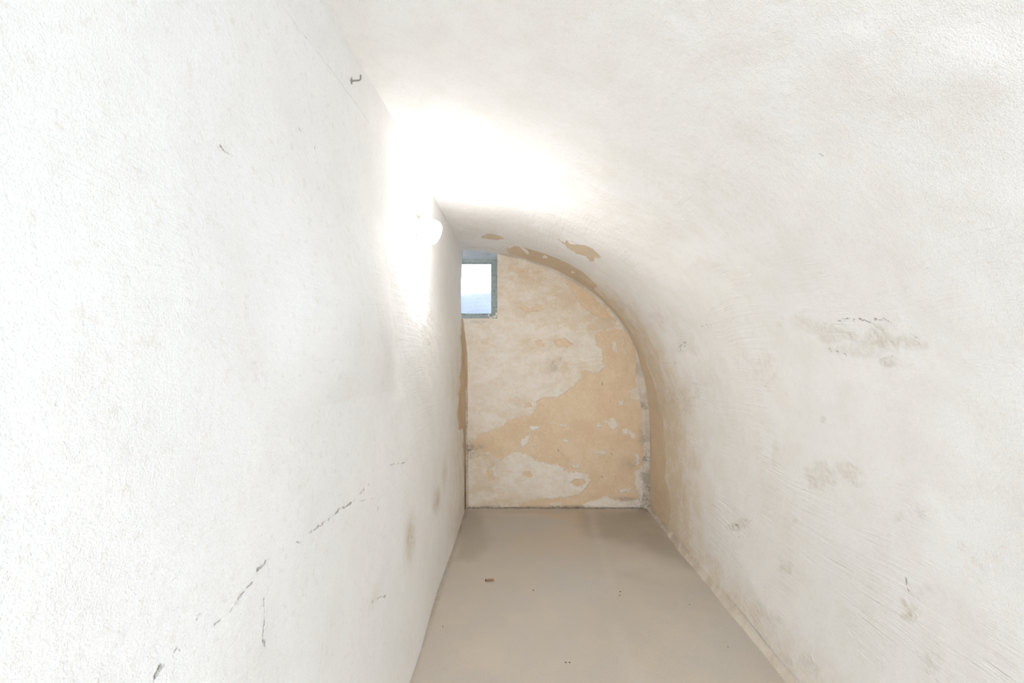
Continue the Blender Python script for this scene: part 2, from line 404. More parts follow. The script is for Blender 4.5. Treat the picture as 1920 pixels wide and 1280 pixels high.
def lcrack(pts, wpx=1.6, a=1.0, spread=0):
    global crack
    q = lpts(pts); ym = np.mean([p[1] for p in q]); wd = wpx*ym/F*1.3
    d = line_d(SL+fbm(SL*50, YL*50, 9)*.005, YL+fbm(SL*50, YL*50, 12)*.006, q)
    crack = np.maximum(crack, a*.8*(1-sstep(d, wd*.2, wd*1.35))*(.45+.5*sstep(fbm(SL*40, YL*30, 77, 3), -.2, .12)))
    if spread: crack = np.maximum(crack, a*.6*(1-sstep(d, 0, wd*spread))*sstep(fbm(SL*110, YL*80, 17), .12, .4))
lcrack([(773, 845), (766, 855), (757, 866), (742, 870), (727, 872)], 1.2, .6)
lcrack([(690, 908), (676, 920), (660, 940), (650, 945), (635, 952), (620, 965), (604, 978), (590, 988)], 1.4, .85, 4)
lcrack([(590, 988), (575, 1000), (560, 1010), (545, 1020)], 2, .5, 6)
lcrack([(705, 932), (706, 970)], 1.2, .55); lcrack([(660, 942), (690, 935), (705, 932)], 1.1, .45)
lcrack([(500, 1042), (486, 1055), (470, 1068)], 2.2, .75, 4)
lcrack([(468, 1085), (440, 1115), (425, 1140), (410, 1150), (390, 1170)], 1.6, .5, 6)
lcrack([(362, 1148), (354, 1160)], 3, .8, 4); lcrack([(345, 1195), (338, 1205)], 2.5, .6, 4)
lcrack([(322, 1218), (305, 1235), (292, 1248), (284, 1262), (272, 1279)], 2.6, .75, 5)
lcrack([(287, 1248), (282, 1262), (276, 1268)], 5, 1.0)
lcrack([(483, 1120), (487, 1150), (484, 1175), (484, 1200), (490, 1214)], 2, .8, 4)
lcrack([(609, 1183), (608, 1189)], 1.8, .9); lcrack([(626, 1215), (620, 1228)], 1.4, .7)
lcrack([(697, 1130), (705, 1122), (712, 1120), (722, 1117)], 1.4, .7, 3)
lcrack([(780, 1010), (770, 1030), (755, 1060), (730, 1072)], 1.1, .35)
lcrack([(400, 270), (410, 282), (420, 290)], 3, .55, 4); lcrack([(547, 232), (550, 242), (557, 246)], 2, .5, 3); lcrack([(235, 236), (238, 242)], 2, .5)
lcrack([(577, 275), (578, 278)], 2, .7)
lcrack([(825, 775), (833, 790)], 1.2, .4); lcrack([(862, 880), (858, 930), (857, 985)], 1.2, .5)
ledge = .712+fbm(YL*2.2, YL*0+1, 14, 3)*.018-.03*sstep(YL, 1.9, 2.4)
fade = 1-sstep(YL, 2.0, 2.5)
step = sstep(ledge-ZL, -.002, .004)*fade
ldn = np.abs(ZL-ledge)
crack = np.maximum(crack, (1-sstep(ldn, .0012, .0035))*fade*(.16+.84*np.clip(np.exp(-((YL-1.33)/.13)**2)+.5*np.exp(-((YL-1.05)/.05)**2)+.6*sstep(fbm(YL*5, YL*0+4, 19, 3), .15, .4), 0, 1)))
disp = fbm(SL*2.0, YL*1.5, 51, 3)*.012*sstep(YL, .3, 1.2)+fbm(SL*8, YL*6, 54, 3)*.0022
disp = disp+step*.009
# shallow hollow with a soft shoulder under it
yy = sstep(YL, .75, 1.15)*(1-sstep(YL, 1.38, 1.75))
zl_ = -.128
uq = np.clip((ZL-zl_-.02*(1.2-YL))/.26, 0, 1)
disp = disp+.045*yy*(1-(1-uq)**2)*(1-sstep(ZL-zl_, .26, .7))
disp = disp+fbm(SL*26, YL*20, 95, 3)*.0035*np.exp(-((YL-2.35)/.3)**2-((ZL-.15)/.25)**2)
disp = disp-sstep(peel, -.004, .006)*.003-sstep(crack, .2, 1)*.002
disp = disp*sstep(YB+.03-YL, 0, .1)
P = np.empty(SL.shape+(3,)); P[..., 0] = Xl[:, None]+disp; P[..., 1] = YL; P[..., 2] = H+ZL
NL = grid_normals(P)
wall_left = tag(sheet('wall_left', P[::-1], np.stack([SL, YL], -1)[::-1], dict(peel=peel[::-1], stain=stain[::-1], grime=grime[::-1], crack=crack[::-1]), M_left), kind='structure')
def left_x(y, zz):
    i = int(np.argmin(abs(yl-y))); j = int(np.argmin(abs(Zl-zz))); return float(P[j, i, 0])
XLAMP = left_x(2.12, .575); XHOOK = left_x(1.289, .77)

# ---------------------------------------------------------------- end wall
WX, WZ = -.190, H+.281        # right edge and sill height of the window opening
gx = np.unique(np.concatenate([np.linspace(-.53, WX, 90), np.linspace(WX, 1.12, 370)]))
gz = np.unique(np.concatenate([np.linspace(-.02, WZ, 440), np.linspace(WZ, 2.2, 170)]))
XB, ZB = np.meshgrid(gx, gz, indexing='ij')
peel = np.full(XB.shape, -.2); stain = np.zeros(XB.shape); grime = np.zeros(XB.shape); crack = np.zeros(XB.shape)
def bp_(pts, sub=False):
    global peel
    d = poly_sdf(XB, ZB, bpts(pts)); peel = np.minimum(peel, -d) if sub else np.maximum(peel, d)
bp_([(1117, 628), (1128, 622), (1150, 617), (1172, 618), (1190, 645), (1206, 690), (1215, 760), (1215, 850), (1215, 960), (1040, 960), (975, 956), (970, 944), (1000, 937), (1060, 932), (1088, 926),
     (1104, 908), (1104, 888), (1085, 884), (1066, 885), (1055, 878), (1040, 872), (1010, 866), (1000, 858), (985, 850), (968, 845), (955, 852), (938, 862), (925, 852), (900, 846), (884, 842),
     (880, 828), (900, 815), (925, 806), (945, 800), (948, 788), (975, 783), (1000, 775), (1007, 765), (1005, 752), (1020, 745), (1045, 745), (1060, 735), (1075, 724), (1088, 712), (1091, 702),
     (1082, 697), (1095, 693), (1112, 700), (1128, 696), (1136, 686), (1128, 680), (1132, 668), (1128, 655), (1118, 645)])
bp_([(1048, 508), (1075, 522), (1110, 550), (1140, 582), (1155, 600), (1140, 600), (1118, 594), (1098, 577), (1072, 545)])
bp_([(953, 500), (970, 502), (992, 503), (990, 509), (970, 510), (955, 507)])
bp_([(972, 574), (995, 578), (1018, 572), (1012, 582), (985, 584)])
bp_([(1002, 640), (1015, 636), (1022, 650), (1010, 652)]); bp_([(1040, 638), (1060, 634), (1072, 645), (1060, 652), (1045, 650)])
bp_([(1075, 548), (1100, 560), (1110, 575), (1090, 572)])
bp_([(984, 757), (994, 755), (998, 762), (986, 764)])
bp_([(910, 880), (922, 878), (926, 900), (916, 905)])
for pl in ([(1117, 794), (1122, 793), (1128, 800), (1122, 803)], [(1135, 790), (1150, 785), (1160, 797), (1150, 811), (1142, 800)], [(1160, 752), (1166, 751), (1167, 758), (1161, 758)],
           [(1180, 732), (1196, 722), (1204, 740), (1198, 752), (1182, 748)], [(1169, 805), (1176, 805), (1175, 811), (1170, 811)], [(1180, 808), (1192, 816), (1188, 820), (1180, 813)],
           [(1112, 845), (1136, 843), (1136, 851), (1113, 852)], [(1095, 945), (1120, 938), (1135, 932), (1160, 938), (1200, 936), (1212, 940), (1212, 952), (1095, 950)],
           [(1190, 885), (1204, 880), (1216, 880), (1216, 945), (1200, 940), (1192, 905)], [(1160, 917), (1184, 916), (1182, 923), (1162, 924)], [(1204, 690), (1216, 700), (1216, 830), (1206, 830)],
           [(1190, 850), (1198, 855), (1200, 875), (1192, 868)], [(1192, 705), (1200, 705), (1201, 720), (1194, 718)], [(1150, 640), (1156, 640), (1160, 662), (1153, 658)], [(1166, 625), (1172, 640), (1178, 668), (1172, 668)],
           [(1050, 792), (1064, 796), (1060, 801), (1050, 799)], [(1028, 788), (1036, 793), (1030, 795)], [(985, 818), (995, 812), (990, 830), (978, 840), (976, 828)], [(995, 800), (1012, 800), (1010, 804), (996, 806)],
           [(1052, 823), (1068, 824), (1066, 829), (1054, 828)], [(1070, 868), (1088, 870), (1086, 880), (1072, 876)], [(1030, 943), (1052, 941), (1052, 949), (1032, 949)], [(1000, 835), (1006, 832), (1008, 842)]):
    bp_(pl, True)
bp_([(1070, 905), (1078, 898), (1092, 898), (1097, 906), (1090, 914), (1078, 913)])
bp_([(978, 886), (992, 882), (1002, 887), (996, 896), (984, 893)])
# tan tinge: strong on the right, faint around the centre
def pb(px, py, rx, ry, a):
    global stain
    stain = np.maximum(stain, a*blob(XB, ZB, (px-VX)/SB, H+(VY-py)/SB, rx/SB, ry/SB))
for a in ((1000, 520, 60, 30, .6), (1070, 560, 70, 35, .6), (1130, 600, 50, 30, .9), (1060, 600, 90, 14, .5), (960, 490, 30, 12, .5), (940, 545, 20, 30, .4), (1175, 680, 20, 60, .9), (900, 640, 30, 10, .3), (985, 580, 70, 18, .5), (1030, 645, 60, 18, .5), (910, 850, 40, 40, .7), (900, 900, 50, 50, .5), (960, 940, 90, 10, .6), (1060, 690, 60, 20, .4), (960, 760, 60, 20, .2)):
    pb(*a)
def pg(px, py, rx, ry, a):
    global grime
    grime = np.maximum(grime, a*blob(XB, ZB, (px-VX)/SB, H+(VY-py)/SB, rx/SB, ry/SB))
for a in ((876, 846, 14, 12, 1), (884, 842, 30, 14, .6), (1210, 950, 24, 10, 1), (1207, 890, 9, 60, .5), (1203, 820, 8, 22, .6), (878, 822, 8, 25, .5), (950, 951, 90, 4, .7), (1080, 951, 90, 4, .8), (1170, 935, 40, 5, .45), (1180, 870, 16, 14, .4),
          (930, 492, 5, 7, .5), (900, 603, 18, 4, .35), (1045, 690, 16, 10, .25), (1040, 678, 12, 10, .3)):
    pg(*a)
def bcrack(pts, wpx=1.2, a=.8):
    global crack
    d = line_d(XB+fbm(XB*60, ZB*60, 9)*.006, ZB+fbm(XB*60, ZB*60, 12)*.006, bpts(pts)); wd = wpx/SB
    crack = np.maximum(crack, a*(1-sstep(d, wd*.4, wd*1.5)))
for p_, a in (([(1129, 716), (1130, 722)], .9), ([(1144, 752), (1145, 754)], .9), ([(1046, 842), (1048, 845)], .9), ([(1146, 850), (1148, 852)], .9), ([(1128, 893), (1130, 895)], .7),
              ([(1045, 682), (1053, 670), (1056, 655)], .3), ([(1028, 672), (1038, 684), (1044, 688)], .3), ([(980, 886), (1010, 890), (1040, 900)], .3), ([(905, 640), (915, 632), (930, 615)], .2)):
    bcrack(p_, .9, a*.8)
bd = fbm(XB*4, ZB*4, 61, 4)*.006+fbm(XB*18, ZB*18, 66, 3)*.0015-sstep(peel, -.004, .004)*.0025
bd = bd*np.minimum(1, sstep(np.hypot(np.maximum(WX-XB, 0)*0+np.abs(XB-WX), np.maximum(WZ-ZB, 0)), 0, .05)+sstep(ZB*0+WZ-ZB, 0.0, .05))
edge_on = ((np.abs(XB-WX) < 1e-6) & (ZB >= WZ-1e-6)) | ((np.abs(ZB-WZ) < 1e-6) & (XB <= WX+1e-6))
bd = np.where(edge_on, 0, bd)
P = np.stack([XB, YB-bd, ZB], -1)
cxm = (XB[:-1, :-1]+XB[1:, 1:])/2; czm = (ZB[:-1, :-1]+ZB[1:, 1:])/2
drop = (cxm < WX) & (czm > WZ)
top = np.interp(cxm, VP[::-1, 0], VP[::-1, 1])+H
drop |= (czm > top+.03) & (cxm < 1.02)
wall_back = tag(sheet('wall_back', P, np.stack([XB, ZB], -1), dict(peel=peel, stain=stain, grime=grime, crack=crack), M_back, drop=drop), kind='structure')

# window recess: sloping soffit, splayed sides, sill - part of the end wall
M_reveal = plaster('recess_paint', lin(226, 228, 226), lin(216, 219, 218), lin(196, 190, 178), lin(186, 182, 172), lin(176, 172, 160), rough_bump=.8, peel_amp=.012)
YW = 4.10
def quad_sheet(name, a, b, c, d, nu, nv, mat, grim=0, parent=None, peel0=-.05):
    a, b, c, d = map(np.array, (a, b, c, d)); u = np.linspace(0, 1, nu)[:, None, None]; v = np.linspace(0, 1, nv)[None, :, None]
    Q = (a*(1-u)+b*u)*(1-v)+(d*(1-u)+c*u)*v
    uu = np.broadcast_to(u[..., 0], Q.shape[:2]); vv = np.broadcast_to(v[..., 0], Q.shape[:2])
    r = fbm(uu*7, vv*7, 70, 3)
    n = np.cross(b-a, d-a); n = n/np.linalg.norm(n)
    Q = Q+n*(r*.004*np.sin(uu*math.pi)*np.sin(vv*math.pi))[..., None]
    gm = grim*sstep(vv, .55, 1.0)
    return sheet(name, Q, np.stack([uu, vv], -1), dict(peel=np.full(uu.shape, peel0), stain=0*uu, grime=gm, crack=0*uu), mat, parent=parent)
ZT = H+.832
recs = [((WX, YB, H+.84), (WX, YB, WZ-.0), (WX+.01, YW+.08, WZ+.02), (WX+.01, YW+.08, ZT+.02)),              # right cheek
        ((-.50, YB, WZ), (-.50, YB, H+.88), (-.66, YW+.08, ZT+.02), (-.66, YW+.08, WZ)),                       # left cheek
        ((WX, YB, WZ), (-.52, YB, WZ), (-.72, YW+.08, WZ+.02), (WX+.01, YW+.08, WZ+.02))]                      # sill
for nm, q, gmm in zip(('recess_cheek', 'recess_cheek', 'recess_sill'), recs, (1, .7, 1)):
    quad_sheet(nm, *q, 60, 50, M_reveal, gmm, parent=wall_back)

un = np.linspace(0, 1, 60)[:, None]; vn = np.linspace(0, 1, 50)[None, :]
vend = np.concatenate([VP, [[-.9, VP[-1, 1]+.01]]])
xa = (-.70+un*(WX+.012+.70))*np.ones_like(vn); za = H+np.interp(xa, vend[::-1, 0], vend[::-1, 1])+.006
ya = YB+.004+vn*(YW+.08-YB)+0*un; zs_ = za*(1-sstep(vn, 0, 1)*1.0)+ZT*sstep(vn, 0, 1)
zs_ = zs_+fbm(xa*16, ya*16, 71, 3)*.003*np.sin(vn*math.pi)
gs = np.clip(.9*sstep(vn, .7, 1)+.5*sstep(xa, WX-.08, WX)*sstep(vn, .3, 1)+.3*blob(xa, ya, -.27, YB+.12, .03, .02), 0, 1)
sheet('recess_soffit', np.stack([xa, ya, zs_], -1)[::-1], np.stack([xa, ya], -1)[::-1], dict(peel=0*xa-.05, stain=0*xa, grime=gs[::-1], crack=0*xa), M_reveal, parent=wall_back)
V = []; Fc = []; box(V, Fc, -1.2, 1.3, YB+.03, YW+.25, H+.905, H+1.2); mesh('leak_block', V, Fc, M_reveal, wall_back)  # unseen box added above the recess to block sky light leaking in

# ---------------------------------------------------------------- floor
yf = np.concatenate([np.linspace(Y0, 1.3, 60, endpoint=False), np.linspace(1.3, YB+.03, 420)])
xf = np.linspace(-.52, 1.14, 330)
XF, YF = np.meshgrid(xf, yf, indexing='ij')
def fl_mask(pts, soft=.05):
    return sstep(poly_sdf(XF, YF, fpts(pts))+fbm(XF*9, YF*6, 81)*.06, -soft, soft)
damp_shade = np.maximum.reduce([.8*fl_mask([(1080, 957), (1215, 957), (1300, 1050), (1330, 1085), (1270, 1050), (1200, 1025), (1110, 1010), (1085, 985)], .09),  # darker floor towards the end wall: part moisture, part shade put into the colour
                          .65*fl_mask([(872, 957), (900, 957), (925, 1010), (900, 1050), (850, 1050), (858, 1000)], .08),
                          .35*fl_mask([(940, 955), (1090, 955), (1080, 963), (940, 963)], .05),
                          .3*fl_mask([(1130, 1060), (1220, 1080), (1280, 1110), (1180, 1090)], .08),
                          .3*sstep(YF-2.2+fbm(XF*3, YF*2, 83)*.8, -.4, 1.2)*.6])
tan = np.maximum.reduce([.9*fl_mask([(985, 957), (1095, 955), (1110, 975), (1080, 985), (1050, 972), (990, 963)], .05), .5*fl_mask([(1100, 955), (1215, 955), (1230, 985), (1180, 970), (1110, 963)], .05),
                         .5*fl_mask([(950, 1000), (1100, 990), (1110, 1040), (960, 1045)], .12), .45*(fbm(XF*2.2, YF*1.5, 85)*.5+.4).clip(0, 1)])
pale = .55*np.maximum.reduce([.6*np.exp(-(line_d(XF, YF, fpts([(1110, 960), (1117, 1000), (1135, 1050), (1145, 1090)]))/.035)**2)*1, .6*np.exp(-(line_d(XF, YF, fpts([(1145, 1065), (1210, 1055), (1260, 1070), (1300, 1075)]))/.06)**2),
                          .5*np.exp(-(line_d(XF, YF, fpts([(1150, 1170), (1180, 1240), (1200, 1300)]))/.04)**2), .4*np.exp(-(line_d(XF, YF, fpts([(900, 962), (960, 966), (1000, 962)]))/.03)**2)])
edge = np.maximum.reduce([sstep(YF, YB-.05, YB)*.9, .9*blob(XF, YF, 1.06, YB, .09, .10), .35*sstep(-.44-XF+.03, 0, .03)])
speck = np.zeros(XF.shape)
zf = fbm(XF*3, YF*2.5, 88, 3)*.004
zf = zf+.02*np.exp(-((YB-YF)/.02))*.3
floor_m = NT('painted_concrete_floor'); t = floor_m
tc = t.n('ShaderNodeTexCoord'); ob = tc.outputs['Object']
n1 = t.noise(ob, 3.5, 6, .6); n2 = t.noise(ob, 24, 6, .65); n3 = t.noise(ob, 300, 3, .6); n4 = t.noise(ob, 1.1, 3, .5)
base = t.mix(t.ramp(n1, .35, .68), lin(192, 185, 175), lin(201, 191, 177))
base = t.mix(t.ramp(n4, .45, .65, 0, .6), base, lin(188, 186, 182))
base = t.mix(t.math('MULTIPLY', t.attr('tan'), t.ramp(n2, .3, .65, .3, 1)), base, lin(204, 184, 158))
base = t.mix(t.math('MULTIPLY', t.attr('damp_shade'), t.ramp(n1, .25, .6, .55, 1)), base, lin(163, 153, 139))
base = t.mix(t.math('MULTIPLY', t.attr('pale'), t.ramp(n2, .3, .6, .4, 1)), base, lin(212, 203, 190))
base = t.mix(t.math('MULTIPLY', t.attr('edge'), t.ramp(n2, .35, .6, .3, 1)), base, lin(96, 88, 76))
base = t.mix(t.ramp(n3, .3, .72, 0, .22), base, lin(150, 138, 122))
base = t.mix(t.ramp(t.noise(ob, 130, 2, .5), .70, .74, 0, .35), base, lin(110, 96, 80))
base = t.mix(t.ramp(t.noise(ob, 95, 2, .5), .735, .76, 0, .5), base, lin(222, 214, 202))
t.put(t.b.inputs['Base Color'], base); t.b.inputs['Roughness'].default_value = .72; t.b.inputs['Specular IOR Level'].default_value = .3
bmp = t.n('ShaderNodeBump'); bmp.inputs['Distance'].default_value = 1
t.put(bmp.inputs['Height'], t.math('ADD', t.math('MULTIPLY', n2, .0012), t.math('ADD', t.math('MULTIPLY', n3, .0004), t.math('MULTIPLY', n1, .002)))); t.put(t.b.inputs['Normal'], bmp.outputs[0])
floor = tag(sheet('floor', np.stack([XF, YF, zf], -1), np.stack([XF, YF], -1), dict(tan=tan, damp_shade=damp_shade, pale=pale, edge=edge), t.m), kind='structure')
def floor_z(x, y): return float(zf[np.argmin(abs(xf-x)), np.argmin(abs(yf-y))])

# ---------------------------------------------------------------- wall behind the camera, with its open doorway
M_plain = plaster('limewash_front', WHITE, WHITE2, WHITE, WHITE2, WHITE2, rough_bump=.8)
V = []; Fc = []
box(V, Fc, -.55, -.02, Y0-.15, Y0, 0, 2.2); box(V, Fc, .78, 1.15, Y0-.15, Y0, 0, 2.2); box(V, Fc, -.02, .78, Y0-.15, Y0, 2.02, 2.2)
tag(mesh('wall_front', V, Fc, M_plain), kind='structure')

# ---------------------------------------------------------------- plaster fillets in the corners (trim)
def fillet(name, path, wa, wb, dira, dirb, mat, seed=1, n=7):
    """path: points in the corner; wa/wb widths along the two unit directions away from it (per point)"""
    m = len(path); V = np.zeros((m, n, 3)); sarr = np.concatenate([[0], np.cumsum(np.linalg.norm(np.diff(path, axis=0), axis=1))])
    for j in range(n):
        f = j/(n-1)
        jit = 1+.22*fbm(sarr*9, np.full(m, seed*3.1+j*.15), seed, 4)
        a = wa*(1-f)**1.35*jit; b = wb*f**1.35*jit
        V[:, j] = path+dira*a[:, None]+dirb*b[:, None]
    uvf = np.stack(np.broadcast_arrays(sarr[:, None], np.linspace(0, .05, n)[None]), -1)
    return V, uvf, sarr
M_fil = plaster('plaster_fillet', lin(222, 214, 202), lin(212, 202, 188), lin(200, 176, 146), lin(206, 184, 154), lin(196, 178, 152), rough_bump=1.1, peel_amp=.03)
# along the arch of the end wall and down the right corner
k0 = 3; idx = np.arange(k0, 560, 1)
path = np.stack([VP[idx, 0], np.full(len(idx), YB), H+VP[idx, 1]], -1)
ok = path[:, 0] > WX+.005; path = path[ok]; idx = idx[ok]
txy = np.gradient(VP, axis=0); txy /= np.linalg.norm(txy, axis=1, keepdims=True)
inn = np.stack([-txy[idx, 1], 0*idx, txy[idx, 0]], -1)
zz = VP[idx, 1]; rightpart = np.where(VP[idx, 0] > .9, sstep(-.08-zz, -.1, .12), 0)
wa = .016+.040*rightpart+.006*(1-rightpart)*np.sin(idx*.02); wb = .012+.022*rightpart
V, uvf, sa = fillet('trim_1', path, wa, wb, inn, np.array([[0, -1, 0]])*np.ones((len(idx), 1)), M_fil, 2)
V[:, :, 1] -= .001; V = V-0
shp = V.shape[:2]
pe = np.where(rightpart[:, None] > .5, -.03, -.025)+0*V[..., 0]
gr_ = np.where((rightpart > .5), .10+.30*sstep(-.55-zz, 0, .3)+.35*sstep(fbm(sa*7, sa*0+2, 7), .1, .3), .10)[:, None]+0*V[..., 0]
tag(sheet('trim_1', V, uvf, dict(peel=pe, stain=0*pe+.25, grime=gr_, crack=0*pe), M_fil), kind='structure')
# left corner
zq = np.linspace(0, WZ-.005, 260); path = np.stack([np.interp(zq-H, LP[:, 1], LP[:, 0]), np.full(260, YB), zq], -1)
V, uvf, sa = fillet('trim_2', path, np.full(260, .020), np.full(260, .03), np.array([[1, 0, 0]])*np.ones((260, 1)), np.array([[0, -1, 0]])*np.ones((260, 1)), M_fil, 5)
pe = -.004+.02*sstep(zq-.9, 0, .3)[:, None]+0*V[..., 0]
tag(sheet('trim_2', V[::-1], uvf[::-1], dict(peel=pe[::-1], stain=0*pe+.4, grime=(.2+.5*blob(zq, 0*zq, .47, 0, .12, 1))[::-1, None]+0*pe, crack=0*pe), M_fil), kind='structure')
# foot of the right wall
nq = 900; yq = np.linspace(.4, YB-.01, nq); path = np.stack([np.full(nq, 1.069), yq, np.full(nq, .0)], -1)
wf = .010+.016*np.interp(yq, [.4, 1.5, 3.0, 3.4, 3.8], [1, 1, 1.1, .5, .4])*(1+.5*fbm(yq*5, yq*0, 91))
V, uvf, sa = fillet('trim_3', path, wf*1.1, wf*1.5, np.array([[-1, 0, 0]])*np.ones((nq, 1)), np.array([[0, 0, 1]])*np.ones((nq, 1)), M_fil, 8)
V[:, 0, 2] -= .004
o3 = sheet('trim_3', V, uvf, dict(peel=np.full(V.shape[:2], -.03), stain=np.full(V.shape[:2], .22), grime=np.interp(yq, [2.5, 3.8], [.05, .5])[:, None]+0*V[..., 0], crack=0*V[..., 0]), M_fil)
tag(o3, kind='structure')

# ---------------------------------------------------------------- window
M_frame = simple('weathered_grey_green_frame_paint', (176, 182, 176), .5, 0, .8, .0012, 45, (84, 88, 82))
M_wire = simple('thin_grey_wire', (150, 160, 175), .5, .4)
tg = NT('window_glass'); tg.b.inputs['Base Color'].default_value = (.9, .95, 1, 1); tg.b.inputs['Roughness'].default_value = .16
tg.b.inputs['Transmission Weight'].default_value = 1; tg.b.inputs['IOR'].default_value = 1.2
obg = tg.n('ShaderNodeTexCoord').outputs['Object']
bpg = tg.n('ShaderNodeBump'); bpg.inputs['Distance'].default_value = 1
tg.put(bpg.inputs['Height'], tg.math('MULTIPLY', tg.noise(tg.scaled(obg, (6, 6, 30), (0, .25, 0)), 1, 3), .002)); tg.put(tg.b.inputs['Normal'], bpg.outputs[0])
win = bpy.data.objects.new('window_1', None); C.objects.link(win); win.location = (-.42, YW, WZ); tag(win, kind='structure')
L0 = (.42, -YW, -WZ)
fx0, fx1, fz0, fz1 = -.64, WX+.005, H+.296, H+.84
def rel(V): return [(v[0]+L0[0], v[1]+L0[1], v[2]+L0[2]) for v in V]
def frame_piece(nm, x0, x1, z0, z1, y0=YW-.0, y1=YW+.035, wd=.003):
    V = []; Fc = []; box(V, Fc, x0, x1, y0, y1, z0, z1); o = mesh(nm, rel(V), Fc, M_frame, win); bevel(o, wd); return o
frame_piece('frame_rail', fx0, fx1, H+.806, fz1); frame_piece('frame_rail', fx0, fx1, fz0, H+.338)
frame_piece('frame_stile', -.268+.02, fx1, H+.338, H+.806); frame_piece('frame_stile', fx0, fx0+.03, H+.338, H+.806)
# inner sash, a narrow step behind the frame
s1 = frame_piece('sash', -.262, -.245, H+.338, H+.806, YW+.012, YW+.03, .002)
frame_piece('sash', fx0+.03, -.262, H+.796, H+.806, YW+.012, YW+.03, .002); frame_piece('sash', fx0+.03, -.262, H+.338, H+.350, YW+.012, YW+.03, .002)
V = []; Fc = []; box(V, Fc, fx0+.02, -.25, YW+.019, YW+.023, H+.34, H+.80); mesh('pane', rel(V), Fc, tg.m, win)
V = []; Fc = []
for x in np.arange(fx0+.035, -.262, .0115): box(V, Fc, x-.0004, x+.0004, YW+.009, YW+.0098, H+.345, H+.80)
for z in np.arange(H+.352, H+.798, .0115): box(V, Fc, fx0+.03, -.256, YW+.0098, YW+.0106, z-.0004, z+.0004)
tag(mesh('wire_mesh', rel(V), Fc, M_wire, win), kind='stuff')
# crumbling paint curls on the sill
M_flake = simple('loose_paint_flake', (240, 236, 228), .8, 0, .1, .0008, 90)
def flake(name, pts, thick, parent, mat=M_flake):
    n = len(pts); ctr = np.mean(pts, axis=0); a = np.array(pts[1])-np.array(pts[0]); b = np.array(pts[2])-np.array(pts[0])
    nn = np.cross(a, b); nn = nn/np.linalg.norm(nn)*thick
    V = [tuple(np.array(p)+nn*.5) for p in pts]+[tuple(np.array(p)-nn*.5) for p in pts]+[tuple(ctr+nn*1.6), tuple(ctr-nn*.2)]
    Fc = [(i, (i+1) % n, 2*n) for i in range(n)]+[(n+(i+1) % n, n+i, 2*n+1) for i in range(n)]+[(i, n+i, n+(i+1) % n, (i+1) % n) for i in range(n)]
    return mesh(name, V, Fc, mat, parent, smooth=False)
def bk(px, py, y): return ((px-VX)*y/F, y, H+(VY-py)*y/F)
V = []; Fc = []
def lump_mesh(cx, cy, cz, rx, ry, rz, seed, nu=12, nv=8):
    r_ = np.random.default_rng(seed); b = len(V)
    for i in range(nv+1):
        for j in range(nu):
            th = math.pi*i/nv; ph = 2*math.pi*j/nu; k_ = 1+.25*(r_.random()-.5)
            V.append((cx+rx*k_*math.sin(th)*math.cos(ph), cy+ry*k_*math.sin(th)*math.sin(ph), cz+rz*k_*math.cos(th)))
    for i in range(nv):
        for j in range(nu): Fc.append((b+i*nu+j, b+i*nu+(j+1) % nu, b+(i+1)*nu+(j+1) % nu, b+(i+1)*nu+j))
for i, (px, py, r1, r2) in enumerate(((928, 594, .022, .012), (920, 596, .016, .010), (917, 591, .008, .014), (931, 589, .010, .016), (931, 580, .006, .012), (905, 598, .02, .006), (886, 598, .02, .004))):
    x, y, z = bk(px, py, YB+.02); lump_mesh(x, y, z, r1, .018, r2, i)
mesh('crumbling_paint', V, Fc, M_flake, wall_back, smooth=True)
# loose paint flakes hanging along the arch
for q in ([(974, 462), (982, 463), (988, 467), (992, 472), (993, 474), (988, 476), (984, 471)], [(1017, 479), (1022, 477), (1027, 480), (1025, 483), (1018, 483)],
          [(955, 459), (962, 457), (966, 460), (958, 463), (952, 466)], [(1070, 508), (1075, 507), (1077, 511), (1072, 511)], [(1064, 451), (1078, 452), (1086, 455), (1080, 458), (1068, 456)]):
    pts = []
    for px, py in q:
        s0, y0 = hit(VP, VS, px, py); x = np.interp(s0, VS, VP[:, 0]); z = np.interp(s0, VS, VP[:, 1])
        pts.append((float(x), float(y0)-.004, float(H+z)-.004))
    flake('paint_flake', pts, .0012, ceiling)

# light well outside the window
M_well = simple('light_well_render', (98, 104, 132), .9, 0, .2, .002, 20, (130, 142, 165))
V = []; Fc = []
n_ = 14
for i in range(n_+1):
    f = i/n_; V += [(-1.6, YW+.25+.9*f**1.3, 1.25+.64*f), (.8, YW+.25+.9*f**1.3, 1.25+.86*f)]
for i in range(n_): Fc.append((2*i, 2*i+1, 2*i+3, 2*i+2))
box(V, Fc, -1.6, .8, YW+.045, YW+.30, 1.15, 1.30)
tag(mesh('light_well', V, Fc, M_well, smooth=False), kind='structure')

